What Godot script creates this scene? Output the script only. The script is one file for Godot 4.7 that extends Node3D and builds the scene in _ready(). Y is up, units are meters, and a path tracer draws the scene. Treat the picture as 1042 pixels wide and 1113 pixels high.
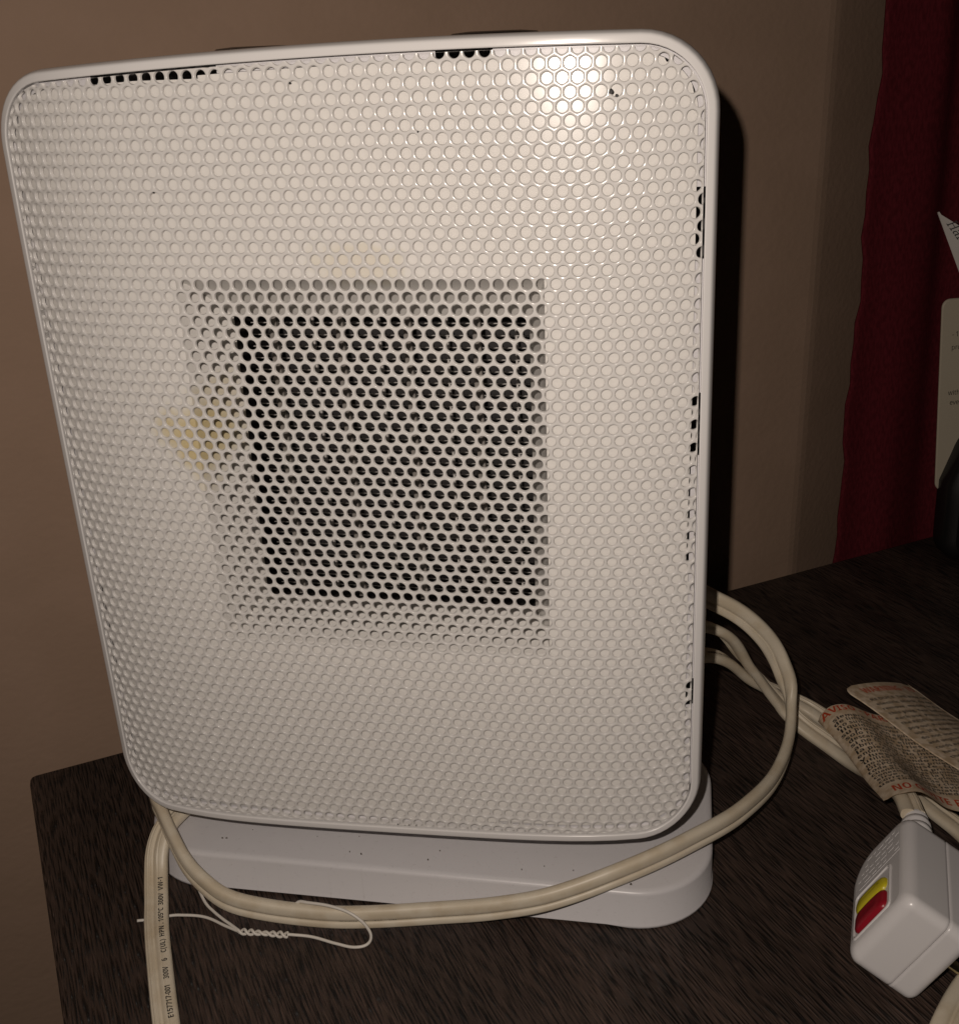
extends Node3D
# A white ceramic heater on a dark wood-grain table top, lit by a phone flash.

const PITCH := 0.005            # hole pitch of the grille
const ROWH := 0.8822            # row height in pitches
const UC := -12.7
const RC := 17.5
const Y0 := 0.2062              # height of the grille centre above the table top
const TOPY := 0.157 + Y0
var arc_s := PackedFloat32Array()
var arc_x := PackedFloat32Array()
var rng := RandomNumberGenerator.new()

# ---------------------------------------------------------------- helpers
func lin(r: float, g: float, b: float) -> Color:
	return Color(r, g, b).linear_to_srgb()

func mat(col: Color, rough: float, spec := 0.5, metal := 0.0) -> StandardMaterial3D:
	var m := StandardMaterial3D.new()
	m.albedo_color = col
	m.roughness = rough
	m.metallic = metal
	m.metallic_specular = spec
	m.cull_mode = BaseMaterial3D.CULL_DISABLED
	return m

func noise_tex(freq: float, lo: Color, hi: Color, size := 512, sd := 1, oct := 4, a := 0.3, b := 0.7) -> NoiseTexture2D:
	var n := FastNoiseLite.new()
	n.seed = sd
	n.frequency = freq
	n.fractal_octaves = oct
	var t := NoiseTexture2D.new()
	t.width = size
	t.height = size
	t.seamless = true
	t.noise = n
	var g := Gradient.new()
	g.set_color(0, lo)
	g.set_offset(0, a)
	g.set_color(1, hi)
	g.set_offset(1, b)
	t.color_ramp = g
	return t

func noise_normal(freq: float, bump: float, size := 512, sd := 3) -> NoiseTexture2D:
	var n := FastNoiseLite.new()
	n.seed = sd
	n.frequency = freq
	n.fractal_octaves = 3
	var t := NoiseTexture2D.new()
	t.width = size
	t.height = size
	t.seamless = true
	t.noise = n
	t.as_normal_map = true
	t.bump_strength = bump
	return t

func begin() -> SurfaceTool:
	var st := SurfaceTool.new()
	st.begin(Mesh.PRIMITIVE_TRIANGLES)
	return st

func place(called: String, mesh: Mesh, m: Material, parent: Node) -> MeshInstance3D:
	var o := MeshInstance3D.new()
	o.name = called
	o.mesh = mesh
	o.material_override = m
	o.cast_shadow = GeometryInstance3D.SHADOW_CASTING_SETTING_ON
	parent.add_child(o, true)
	return o

func obj(called: String, st: SurfaceTool, m: Material, parent: Node) -> MeshInstance3D:
	st.generate_normals()
	return place(called, st.commit(), m, parent)

func thing(called: String, label: String, category: String) -> Node3D:
	var o := Node3D.new()
	o.name = called
	add_child(o, true)
	o.set_meta("label", label)
	o.set_meta("category", category)
	return o

func tri(st: SurfaceTool, a: Vector3, b: Vector3, c: Vector3) -> void:
	st.add_vertex(a)
	st.add_vertex(b)
	st.add_vertex(c)

func quad(st: SurfaceTool, a: Vector3, b: Vector3, c: Vector3, d: Vector3) -> void:
	tri(st, a, b, c)
	tri(st, a, c, d)

# joins closed rings of equal length into a skin
func loft(st: SurfaceTool, rings: Array, cap_first := true, cap_last := true, smooth := true) -> void:
	st.set_smooth_group(0 if smooth else -1)
	var n: int = rings[0].size()
	for k in rings.size() - 1:
		var p: PackedVector3Array = rings[k]
		var q: PackedVector3Array = rings[k + 1]
		for i in n:
			var j := (i + 1) % n
			quad(st, p[i], p[j], q[j], q[i])
	st.set_smooth_group(-1)
	for w in 2:
		if (w == 0 and not cap_first) or (w == 1 and not cap_last):
			continue
		var p: PackedVector3Array = rings[0] if w == 0 else rings[rings.size() - 1]
		var c := Vector3.ZERO
		for v in p:
			c += v
		c /= n
		for i in n:
			if w == 0:
				tri(st, c, p[(i + 1) % n], p[i])
			else:
				tri(st, c, p[i], p[(i + 1) % n])
	st.set_smooth_group(0)

# rounded rectangle, counter-clockwise, seg points on each corner and extra points on the sides
func rrect(x0: float, x1: float, y0: float, y1: float, r: float, seg := 8, side := 12) -> PackedVector2Array:
	var out := PackedVector2Array()
	var cs := [Vector2(x1 - r, y1 - r), Vector2(x0 + r, y1 - r), Vector2(x0 + r, y0 + r), Vector2(x1 - r, y0 + r)]
	for k in 4:
		var c: Vector2 = cs[k]
		for i in seg + 1:
			var a := PI / 2 * (k + float(i) / seg)
			out.append(c + Vector2(cos(a), sin(a)) * r)
		var c2: Vector2 = cs[(k + 1) % 4]
		var a2 := PI / 2 * (k + 1)
		var s := c + Vector2(cos(a2), sin(a2)) * r
		var e := c2 + Vector2(cos(a2), sin(a2)) * r
		for i in range(1, side):
			out.append(s.lerp(e, float(i) / side))
	return out

func box(st: SurfaceTool, a: Vector3, b: Vector3, bev := 0.0) -> void:
	# an axis-aligned box with bevelled vertical edges and rims
	if bev <= 0.0:
		bev = min(min(b.x - a.x, b.y - a.y), b.z - a.z) * 0.12
	var rings := []
	for k in [[bev, 0.0], [0.0, bev], [0.0, b.y - a.y - bev], [bev, b.y - a.y]]:
		var i: float = k[0]
		var y: float = a.y + k[1]
		rings.append(PackedVector3Array([Vector3(a.x + i, y, a.z + i), Vector3(b.x - i, y, a.z + i), Vector3(b.x - i, y, b.z - i), Vector3(a.x + i, y, b.z - i)]))
	loft(st, rings, true, true, false)

# --------------------------------------------------------- swept cords
func frames_of(pts: Array, step: float, roll_deg: Array) -> Array:
	var cv := Curve3D.new()
	cv.bake_interval = 0.001
	var n := pts.size()
	for i in n:
		var t: Vector3 = (pts[min(i + 1, n - 1)] - pts[max(i - 1, 0)])
		var lp: float = (pts[i] - pts[max(i - 1, 0)]).length()
		var ln: float = (pts[min(i + 1, n - 1)] - pts[i]).length()
		t = t.normalized()
		cv.add_point(pts[i], -t * lp * 0.36, t * ln * 0.36)
	var total := cv.get_baked_length()
	var m := int(total / step) + 1
	var out := []
	for i in m + 1:
		var s := total * i / m
		var p := cv.sample_baked(s, true)
		var t := (cv.sample_baked(min(s + 0.002, total), true) - cv.sample_baked(max(s - 0.002, 0.0), true)).normalized()
		var sd := t.cross(Vector3.UP)
		sd = sd.normalized()
		var nn := sd.cross(t).normalized()
		var f: float = float(i) / m * (roll_deg.size() - 1)
		var k: int = min(int(f), roll_deg.size() - 2)
		var r := deg_to_rad(lerp(float(roll_deg[k]), float(roll_deg[k + 1]), smoothstep(0.0, 1.0, f - k)))
		out.append({"p": p, "t": t, "w": sd * cos(r) + nn * sin(r), "n": nn * cos(r) - sd * sin(r), "s": s})
	return out

func cord_top(w: float, style := 0) -> float:
	# half thickness of the flat cord at lateral place w (metres): a wide smooth lobe and a narrow ribbed one
	var h := 0.0
	if w > -0.0012:
		var e := clampf((w - 0.0021) / 0.0033, -1.0, 1.0)
		h = 0.0027 * pow(1.0 - pow(absf(e), 2.6), 0.42)
		if w < 0.0:
			h = maxf(h, 0.0014)
	else:
		var e := clampf((w + 0.0033) / 0.0021, -1.0, 1.0)
		h = 0.0022 * pow(1.0 - pow(absf(e), 2.6), 0.45)
		if w > -0.0030:
			h = maxf(h, 0.0014)
		if style != 2:
			h -= 0.00028 * (0.5 - 0.5 * cos(clampf((w + 0.0050) / 0.0036, 0.0, 1.0) * TAU * 3.0))
	if style == 1:
		h -= 0.00035 * exp(-pow((w - 0.0012) / 0.00022, 2.0))
	return maxf(h, 0.0)

func cord_profile(flip := 1.0, style := 0) -> PackedVector2Array:
	var out := PackedVector2Array()
	var ws := PackedFloat32Array()
	var N := 64
	for i in N + 1:
		ws.append(-0.0054 * cos(PI * i / N))
	for i in N + 1:
		out.append(Vector2(ws[N - i], cord_top(flip * ws[N - i], style)))
	for i in range(1, N):
		out.append(Vector2(ws[i], -cord_top(flip * ws[i], style)))
	return out

func sweep(fr: Array, prof: PackedVector2Array) -> SurfaceTool:
	var st := begin()
	var rings := []
	for f in fr:
		var r := PackedVector3Array()
		for v in prof:
			r.append(f.p + f.w * v.x + f.n * v.y)
		rings.append(r)
	loft(st, rings)
	return st

func circle(r: float, n := 8) -> PackedVector2Array:
	var out := PackedVector2Array()
	for i in n:
		out.append(Vector2(cos(TAU * i / n), sin(TAU * i / n)) * r)
	return out

# flat lettering: vertices of a TextMesh (x right, y up, in metres, starting at 0,0)
func letters(words: String, height: float, bold := false, serif := false) -> PackedVector2Array:
	var tm := TextMesh.new()
	var f := SystemFont.new()
	f.font_names = PackedStringArray(["Droid Serif" if serif else "Droid Sans"])
	if bold:
		f.font_weight = 700
	tm.font = f
	tm.text = words
	tm.font_size = 32
	tm.pixel_size = 0.01
	var k := height / 23.5 / 0.01
	tm.curve_step = 2.5
	tm.depth = 0.0
	tm.horizontal_alignment = HORIZONTAL_ALIGNMENT_LEFT
	tm.vertical_alignment = VERTICAL_ALIGNMENT_BOTTOM
	var out := PackedVector2Array()
	if tm.get_surface_count() == 0:
		return out
	var arr := tm.surface_get_arrays(0)
	var vs: PackedVector3Array = arr[Mesh.ARRAY_VERTEX]
	var ids = arr[Mesh.ARRAY_INDEX]
	if ids != null and ids.size() > 0:
		for i in ids:
			out.append(Vector2(vs[i].x, vs[i].y) * k)
	else:
		for v in vs:
			out.append(Vector2(v.x, v.y) * k)
	return out

func cord_print(fr: Array, words: String, s0: float, lat: float, height: float, dir: float, m: Material, parent: Node, flip := 1.0) -> void:
	# print running along a cord from arc length s0; dir -1 reads against the path
	var st := begin()
	var step: float = fr[1].s - fr[0].s
	for v in letters(words, height, true):
		var s: float = s0 + dir * v.x
		var w: float = lat - dir * (v.y - height * 0.5)
		var k: float = clampf(s / step, 0.0, fr.size() - 1.001)
		var i := int(k)
		var u := k - i
		var p: Vector3 = fr[i].p.lerp(fr[i + 1].p, u)
		var wd: Vector3 = fr[i].w.lerp(fr[i + 1].w, u).normalized()
		var nd: Vector3 = fr[i].n.lerp(fr[i + 1].n, u).normalized()
		st.add_vertex(p + wd * w + nd * (cord_top(flip * w) + 0.00015))
	obj("printing", st, m, parent)

# --------------------------------------------------------- heater surface
func zs(x: float, y: float) -> float:
	# the front bows back towards both sides, and a little towards the top
	var yy := y - Y0
	return -23.35 * pow(x, 4) - 1515.0 * pow(x, 6) - 4.2 * pow(maxf(yy, 0.0), 4)

func build_arc() -> void:
	var s := 0.0
	var N := 400
	var px := 0.0
	var pz := 0.0
	arc_s.append(0.0)
	arc_x.append(0.0)
	for i in range(1, N + 1):
		var x := 0.16 * i / N
		var z := -23.35 * pow(x, 4) - 1515.0 * pow(x, 6)
		s += sqrt((x - px) * (x - px) + (z - pz) * (z - pz))
		px = x
		pz = z
		arc_s.append(s)
		arc_x.append(x)

func x_of(s: float) -> float:
	var a := absf(s)
	var k := clampf(a / arc_s[400] * 400.0, 0.0, 399.0)
	var i := int(k)
	while i < 399 and arc_s[i + 1] < a:
		i += 1
	while i > 0 and arc_s[i] > a:
		i -= 1
	var u := (a - arc_s[i]) / (arc_s[i + 1] - arc_s[i])
	return signf(s) * lerpf(arc_x[i], arc_x[i + 1], u)

func warp(x: float, y: float) -> Vector2:
	# the moulded front is not quite square: its sides lean and its top and foot bow a little
	var tx := (x + BX) / (2.0 * BX)
	var ty := (y - BY0) / (BY1 - BY0)
	var xl := -0.1330 - 0.0015 * (2.0 * ty - 1.0)
	var xr := 0.1286 - 0.0024 * (2.0 * ty - 1.0)
	var xx := lerpf(xl, xr, tx)
	var yt := 0.1572 - 0.20 * (xx - 0.055) * (xx - 0.055)
	var q := xx + 0.065
	var yb := -0.1645 + 0.0165 * q + 0.075 * q * q
	return Vector2(xx, lerpf(yb, yt, ty) + Y0)

const BX := 0.130
const BY0 := -0.160 + Y0
const BY1 := 0.160 + Y0
const BR := 0.0255
func outline(d: float) -> PackedVector2Array:
	var out := PackedVector2Array()
	for v in rrect(-BX + d, BX - d, BY0 + d, BY1 - d, BR - d, 12, 22):
		out.append(warp(v.x, v.y))
	return out

func unwarp(p: Vector2) -> Vector2:
	var q := p
	for i in 5:
		var w := warp(q.x, q.y)
		q += p - w
	return q

func clamp_in(p: Vector2, d: float) -> Vector2:
	# pulls a point of the front into the aperture (inset d from the outline)
	var q := unwarp(p)
	var r := BR - d
	var hx := BX - d
	var cy := (BY0 + BY1) / 2
	var hy := (BY1 - BY0) / 2 - d
	var a := Vector2(absf(q.x), absf(q.y - cy))
	var changed := false
	if a.x > hx:
		a.x = hx
		changed = true
	if a.y > hy:
		a.y = hy
		changed = true
	var c := Vector2(hx - r, hy - r)
	if a.x > c.x and a.y > c.y:
		var e := a - c
		if e.length() > r:
			a = c + e.normalized() * r
			changed = true
	if not changed:
		return p
	q = Vector2(signf(q.x) * a.x, cy + signf(q.y - cy) * a.y)
	return warp(q.x, q.y)

func inside(p: Vector2, d: float) -> bool:
	return clamp_in(p, d).distance_to(p) < 0.00001

func build_grille() -> ArrayMesh:
	var vs := PackedVector3Array()
	var ns := PackedVector3Array()
	var ix := PackedInt32Array()
	var A := 18
	var hexr := PackedVector2Array()
	var h := ROWH
	var yc := (h * h - 0.25) / (2 * h)
	var hexv := [Vector2(0.5, -yc), Vector2(0.5, yc), Vector2(0, h - yc), Vector2(-0.5, yc), Vector2(-0.5, -yc), Vector2(0, -(h - yc))]
	for k in 6:
		for j in 3:
			hexr.append(hexv[k].lerp(hexv[(k + 1) % 6], j / 3.0))
	var GAP := 0.0049
	for row in range(-19, 56):
		for col in range(-42, 18):
			var u := float(col) + (0.5 if (row & 1) else 0.0)
			var s := (u - UC) * PITCH
			var y := Y0 - (row - RC) * PITCH * ROWH
			if absf(s) > 0.146:
				continue
			var c2 := Vector2(x_of(s), y)
			if clamp_in(c2, GAP).distance_to(c2) > PITCH * 0.62:
				continue
			var edge := not inside(c2, GAP + PITCH * 0.75)
			var base := vs.size()
			# slight unevenness of the punching and the paint
			var rr := 1.0 + rng.randf_range(-0.012, 0.012)
			var rings := [[-1.0, 0.0], [0.442, 0.00003], [0.426, 0.00010], [0.414, 0.00024], [0.4065, 0.00042], [0.3740, 0.00125]]
			for q in 6:
				var rad: float = rings[q][0]
				var dep: float = rings[q][1]
				for k in A:
					var dirv := hexr[k].normalized()
					var o: Vector2 = hexr[k] if rad < 0.0 else dirv * rad * rr
					var pp := Vector2(x_of(s + o.x * PITCH), y + o.y * PITCH)
					if edge:
						pp = clamp_in(pp, GAP)
					var dzx := (zs(pp.x + 0.0005, pp.y) - zs(pp.x - 0.0005, pp.y)) / 0.001
					var dzy := (zs(pp.x, pp.y + 0.0005) - zs(pp.x, pp.y - 0.0005)) / 0.001
					var nf := Vector3(-dzx, -dzy, 1).normalized()
					var rad3 := Vector3(dirv.x, dirv.y, dirv.x * dzx + dirv.y * dzy).normalized()
					var tilt: float = [0.0, 0.24, 0.62, 1.02, 1.30, 1.37][q]
					vs.append(Vector3(pp.x, pp.y, zs(pp.x, pp.y)) - nf * dep)
					ns.append((nf * cos(tilt) - rad3 * sin(tilt)).normalized())
			for q in 5:
				for k in A:
					var a0 := base + q * A + k
					var a1 := base + q * A + (k + 1) % A
					var b0 := a0 + A
					var b1 := a1 + A
					ix.append_array(PackedInt32Array([a0, b0, a1, a1, b0, b1]))
	var arr := []
	arr.resize(Mesh.ARRAY_MAX)
	arr[Mesh.ARRAY_VERTEX] = vs
	arr[Mesh.ARRAY_NORMAL] = ns
	arr[Mesh.ARRAY_INDEX] = ix
	var me := ArrayMesh.new()
	me.add_surface_from_arrays(Mesh.PRIMITIVE_TRIANGLES, arr)
	return me

# ---------------------------------------------------------------- scene
var M := {}

func _ready() -> void:
	rng.seed = 7
	# camera
	var cam := Camera3D.new()
	cam.name = "camera"
	cam.fov = 49.089
	cam.near = 0.02
	cam.far = 20.0
	var bx := Vector3(0.98430931, -0.03808133, -0.17229334)
	var by := Vector3(-0.03308764, 0.9192788, -0.39221384)
	var bz := Vector3(0.17332164, 0.39176051, 0.90359466)
	cam.transform = Transform3D(Basis(bx, by, bz).orthonormalized(), Vector3(0.11695442, 0.1571071 + Y0, 0.38157634))
	add_child(cam)
	cam.current = true
	# dim room
	var env := Environment.new()
	env.background_mode = Environment.BG_COLOR
	env.background_color = Color(0.030, 0.027, 0.022)
	env.background_energy_multiplier = 1.0
	env.tonemap_mode = Environment.TONE_MAPPER_LINEAR
	env.tonemap_exposure = 1.0
	env.sdfgi_enabled = true
	env.ssao_enabled = true
	env.ssil_enabled = true
	var we := WorldEnvironment.new()
	we.name = "environment"
	we.environment = env
	add_child(we)
	# the phone's flash, beside its lens
	var fl := AreaLight3D.new()
	fl.name = "phone_flash"
	fl.transform = Transform3D(cam.transform.basis, Vector3(0.097, 0.186 + Y0, 0.388))
	fl.area_size = Vector2(0.005, 0.005)
	fl.area_normalize_energy = true
	fl.light_color = Color(1.0, 0.945, 0.895)
	fl.light_energy = 0.148
	fl.area_range = 6.0
	fl.area_attenuation = 2.0
	fl.shadow_enabled = true
	add_child(fl)
	build_arc()
	make_materials()
	build_setting()
	build_heater()
	build_cords()
	build_plug()
	build_label()
	build_tie()
	build_package()

func make_materials() -> void:
	var m := mat(lin(0.68, 0.66, 0.64), 0.18)
	M.grille = m
	m = mat(lin(0.74, 0.72, 0.71), 0.22)
	m.normal_enabled = true
	m.normal_texture = noise_normal(0.02, 1.0, 512, 5)
	m.normal_scale = 0.06
	m.uv1_triplanar = true
	m.uv1_world_triplanar = true
	m.uv1_scale = Vector3.ONE * 30.0
	M.shell = m
	m = mat(lin(0.64, 0.625, 0.64), 0.34)
	m.albedo_texture = noise_tex(0.05, Color(0.93, 0.925, 0.92), Color(1, 1, 1), 512, 12, 3, 0.05, 0.25)
	m.uv1_triplanar = true
	m.uv1_world_triplanar = true
	m.uv1_scale = Vector3.ONE * 12.0
	M.base = m
	M.dark = mat(lin(0.012, 0.010, 0.010), 0.6)
	M.slat = mat(lin(0.50, 0.48, 0.46), 0.35)
	M.bar = mat(lin(0.20, 0.185, 0.17), 0.5)
	M.black = mat(lin(0.010, 0.009, 0.009), 0.3)
	m = mat(lin(0.66, 0.59, 0.47), 0.42)
	m.albedo_texture = noise_tex(0.012, Color(0.94, 0.92, 0.89), Color(1, 1, 1), 512, 31, 5, 0.25, 0.6)
	m.uv1_triplanar = true
	m.uv1_world_triplanar = true
	m.uv1_scale = Vector3.ONE * 9.0
	M.cord = m
	M.speck = mat(lin(0.10, 0.085, 0.07), 0.8)
	M.ink = mat(lin(0.02, 0.018, 0.018), 0.6)
	M.plug = mat(lin(0.72, 0.70, 0.70), 0.27)
	M.red = mat(lin(0.30, 0.008, 0.020), 0.35)
	M.yellow = mat(lin(0.55, 0.47, 0.02), 0.35)
	m = mat(lin(0.72, 0.60, 0.46), 0.75)
	m.albedo_texture = noise_tex(0.02, Color(0.84, 0.80, 0.74), Color(1, 1, 1), 512, 77, 5, 0.3, 0.65)
	m.uv1_triplanar = true
	m.uv1_world_triplanar = true
	m.uv1_scale = Vector3.ONE * 14.0
	M.paper = m
	M.orange = mat(lin(0.50, 0.055, 0.012), 0.7)
	M.tie = mat(lin(0.68, 0.64, 0.58), 0.45)
	m = mat(lin(0.355, 0.242, 0.175), 0.75, 0.3)
	m.albedo_texture = noise_tex(0.006, Color(0.975, 0.975, 0.97), Color(1, 1, 1), 512, 41, 5, 0.3, 0.7)
	m.normal_enabled = true
	m.normal_texture = noise_normal(0.06, 2.0, 512, 8)
	m.normal_scale = 0.25
	m.uv1_triplanar = true
	m.uv1_world_triplanar = true
	m.uv1_scale = Vector3.ONE * 5.0
	M.wall = m
	m = mat(lin(0.125, 0.016, 0.022), 0.9, 0.15)
	m.albedo_texture = noise_tex(0.02, Color(0.82, 0.82, 0.82), Color(1, 1, 1), 512, 51, 5, 0.25, 0.7)
	m.uv1_triplanar = true
	m.uv1_world_triplanar = true
	m.uv1_scale = Vector3(46, 14, 46)
	M.curtain = m
	M.wood = wood_material()
	M.stain = stained_plate()

func wood_material() -> StandardMaterial3D:
	# dark laminate with short open pores along the grain; the picture is stretched along the grain by the UVs
	var N := 1024
	var n1 := FastNoiseLite.new()
	n1.seed = 5
	n1.frequency = 0.23
	n1.fractal_octaves = 2
	var n2 := FastNoiseLite.new()
	n2.seed = 19
	n2.frequency = 0.3
	n2.fractal_octaves = 2
	var n3 := FastNoiseLite.new()
	n3.seed = 23
	n3.frequency = 0.006
	n3.fractal_octaves = 3
	var a := n1.get_seamless_image(N, N).get_data()
	var b := n2.get_seamless_image(N, N).get_data()
	var c := n3.get_seamless_image(N, N).get_data()
	var col := PackedByteArray()
	col.resize(N * N * 3)
	var hgt := PackedByteArray()
	hgt.resize(N * N)
	for i in N * N:
		var va := a[i] / 255.0
		var vb := b[i] / 255.0
		var vc := c[i] / 255.0
		var pore := smoothstep(0.55, 0.66, va)
		var pale := smoothstep(0.56, 0.80, vb) * (1.0 - pore)
		var t := 0.66 + 0.34 * vc - 0.52 * pore + 0.30 * pale
		t = clampf(t, 0.0, 1.3)
		col[i * 3] = int(clampf(t * 74.0, 0, 255))
		col[i * 3 + 1] = int(clampf(t * 60.0, 0, 255))
		col[i * 3 + 2] = int(clampf(t * 53.0, 0, 255))
		hgt[i] = int(255.0 * clampf(0.7 - 0.6 * pore + 0.2 * pale, 0.0, 1.0))
	var im := Image.create_from_data(N, N, false, Image.FORMAT_RGB8, col)
	var hm := Image.create_from_data(N, N, false, Image.FORMAT_L8, hgt)
	hm.convert(Image.FORMAT_RGB8)
	hm.bump_map_to_normal_map(2.0)
	var m := mat(Color(1, 1, 1), 0.5, 0.4)
	m.albedo_texture = ImageTexture.create_from_image(im)
	m.normal_enabled = true
	m.normal_texture = ImageTexture.create_from_image(hm)
	m.normal_scale = 0.6
	return m

func stained_plate() -> StandardMaterial3D:
	# white plastic, yellowed by heat in one blotchy patch and faintly in a second
	var N := 512
	var nz := FastNoiseLite.new()
	nz.seed = 3
	nz.frequency = 0.02
	nz.fractal_octaves = 4
	var im := Image.create(N, N, false, Image.FORMAT_RGB8)
	var white := Color(0.86, 0.85, 0.835)
	var tan_col := Color(0.74, 0.66, 0.45)
	for j in N:
		for i in N:
			var x := (float(i) / N - 0.5) * 0.26
			var y := (0.5 - float(j) / N) * 0.33
			var w := nz.get_noise_2d(i, j)
			var e := Vector2((x + 0.0672) / 0.0165, (y - 0.0190) / 0.0210).length() + w * 0.6
			var t := 1.0 - smoothstep(0.25, 1.15, e)
			var e2 := Vector2((x - 0.004) / 0.022, (y - 0.0845) / 0.009).length() + w * 1.2
			t = maxf(t * 0.75, 0.16 * (1.0 - smoothstep(0.3, 1.1, e2)))
			im.set_pixel(i, j, white.lerp(tan_col, t))
	var m := mat(Color(1, 1, 1), 0.21)
	m.albedo_texture = ImageTexture.create_from_image(im)
	m.texture_repeat = false
	return m

# the table's back edge runs along D; G is the grain, towards the viewer
const D := Vector3(0.8243416, 0, -0.5660926)
const G := Vector3(0.5660926, 0, 0.8243416)
const CORNER := Vector3(-0.2272, 0, -0.0734)

func tpt(a: float, b: float, y := 0.0) -> Vector3:
	return CORNER + D * a + G * b + Vector3(0, y, 0)

func build_setting() -> void:
	# table top: a board with eased edges
	var st := begin()
	var pl := rrect(0.0, 1.25, 0.0, 0.80, 0.006, 4, 2)
	var rings := []
	for k in [[0.0, -0.028], [0.0, -0.0025], [0.0008, -0.0008], [0.0025, 0.0]]:
		var r := PackedVector3Array()
		var sh: float = k[0]
		for v in pl:
			var vx := clampf(v.x, sh, 1.25 - sh)
			var vy := clampf(v.y, sh, 0.80 - sh)
			r.append(tpt(vx, vy, k[1]))
		rings.append(r)
	# skin with UVs across and along the grain
	var n: int = rings[0].size()
	st.set_smooth_group(0)
	for q in 3:
		for i in n:
			var j := (i + 1) % n
			for v in [rings[q][i], rings[q][j], rings[q + 1][j], rings[q][i], rings[q + 1][j], rings[q + 1][i]]:
				uv_wood(st, v)
	st.set_smooth_group(-1)
	for cap in [0, 3]:
		var cc := tpt(0.625, 0.40, rings[cap][0].y)
		for i in n:
			for v in [cc, rings[cap][(i + 1) % n], rings[cap][i]]:
				uv_wood(st, v)
	st.generate_normals()
	st.generate_tangents()
	var o := place("table_top", st.commit(), M.wood, self)
	o.set_meta("kind", "structure")
	# wall behind the table, ending in a corner that turns away
	var wn := -0.03
	st = begin()
	var prof := [Vector2(-1.1, wn), Vector2(0.5385, wn), Vector2(0.5435, wn - 0.0006), Vector2(0.549, wn - 0.0022), Vector2(1.3, wn - 0.30), Vector2(1.3, wn - 0.45), Vector2(-1.1, wn - 0.15)]
	var lo := PackedVector3Array()
	var hi := PackedVector3Array()
	for p in prof:
		lo.append(tpt(p.x, p.y, -0.75))
		hi.append(tpt(p.x, p.y, 1.5))
	loft(st, [lo, hi], true, true, false)
	o = obj("wall", st, M.wall, self)
	o.set_meta("kind", "structure")
	# curtain: a hanging cloth with shallow folds and a slightly uneven hem
	st = begin()
	var NU := 150
	var NV := 90
	var grid := []
	for side in 2:
		for j in NV + 1:
			var row := PackedVector3Array()
			var y := lerpf(-0.55, 0.75, float(j) / NV)
			for i in NU + 1:
				var e := float(i) / NU
				var a0 := 0.5665 + 0.0016 * sin(y * 41.0) + 0.0012 * sin(y * 97.0 + 1.3) + 0.0008 * sin(y * 211.0)
				var a := a0 + 0.62 * e
				var f := 0.0035 * sin(a * 95.0 + 0.6 * sin(y * 3.0)) + 0.0022 * sin(a * 41.0 + 2.0 + y * 1.5) + 0.0010 * sin(a * 170.0 + y * 9.0)
				f *= clampf(e * 14.0, 0.15, 1.0)
				row.append(tpt(a, -0.012 + f - side * 0.0012, y))
			grid.append(row)
	st.set_smooth_group(0)
	for side in 2:
		for j in NV:
			var p: PackedVector3Array = grid[side * (NV + 1) + j]
			var q: PackedVector3Array = grid[side * (NV + 1) + j + 1]
			for i in NU:
				if side == 0:
					quad(st, p[i], q[i], q[i + 1], p[i + 1])
				else:
					quad(st, p[i], p[i + 1], q[i + 1], q[i])
	for j in NV:
		quad(st, grid[j][0], grid[NV + 1 + j][0], grid[NV + 2 + j][0], grid[j + 1][0])
	var cu := thing("curtain", "dark red cloth curtain hanging against the wall behind the table", "curtain")
	obj("cloth", st, M.curtain, cu)

func uv_wood(st: SurfaceTool, v: Vector3) -> void:
	var a := (v - CORNER).dot(D)
	var b := (v - CORNER).dot(G)
	st.set_uv(Vector2(a / 0.30, b / 4.0))
	st.add_vertex(v)

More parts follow.
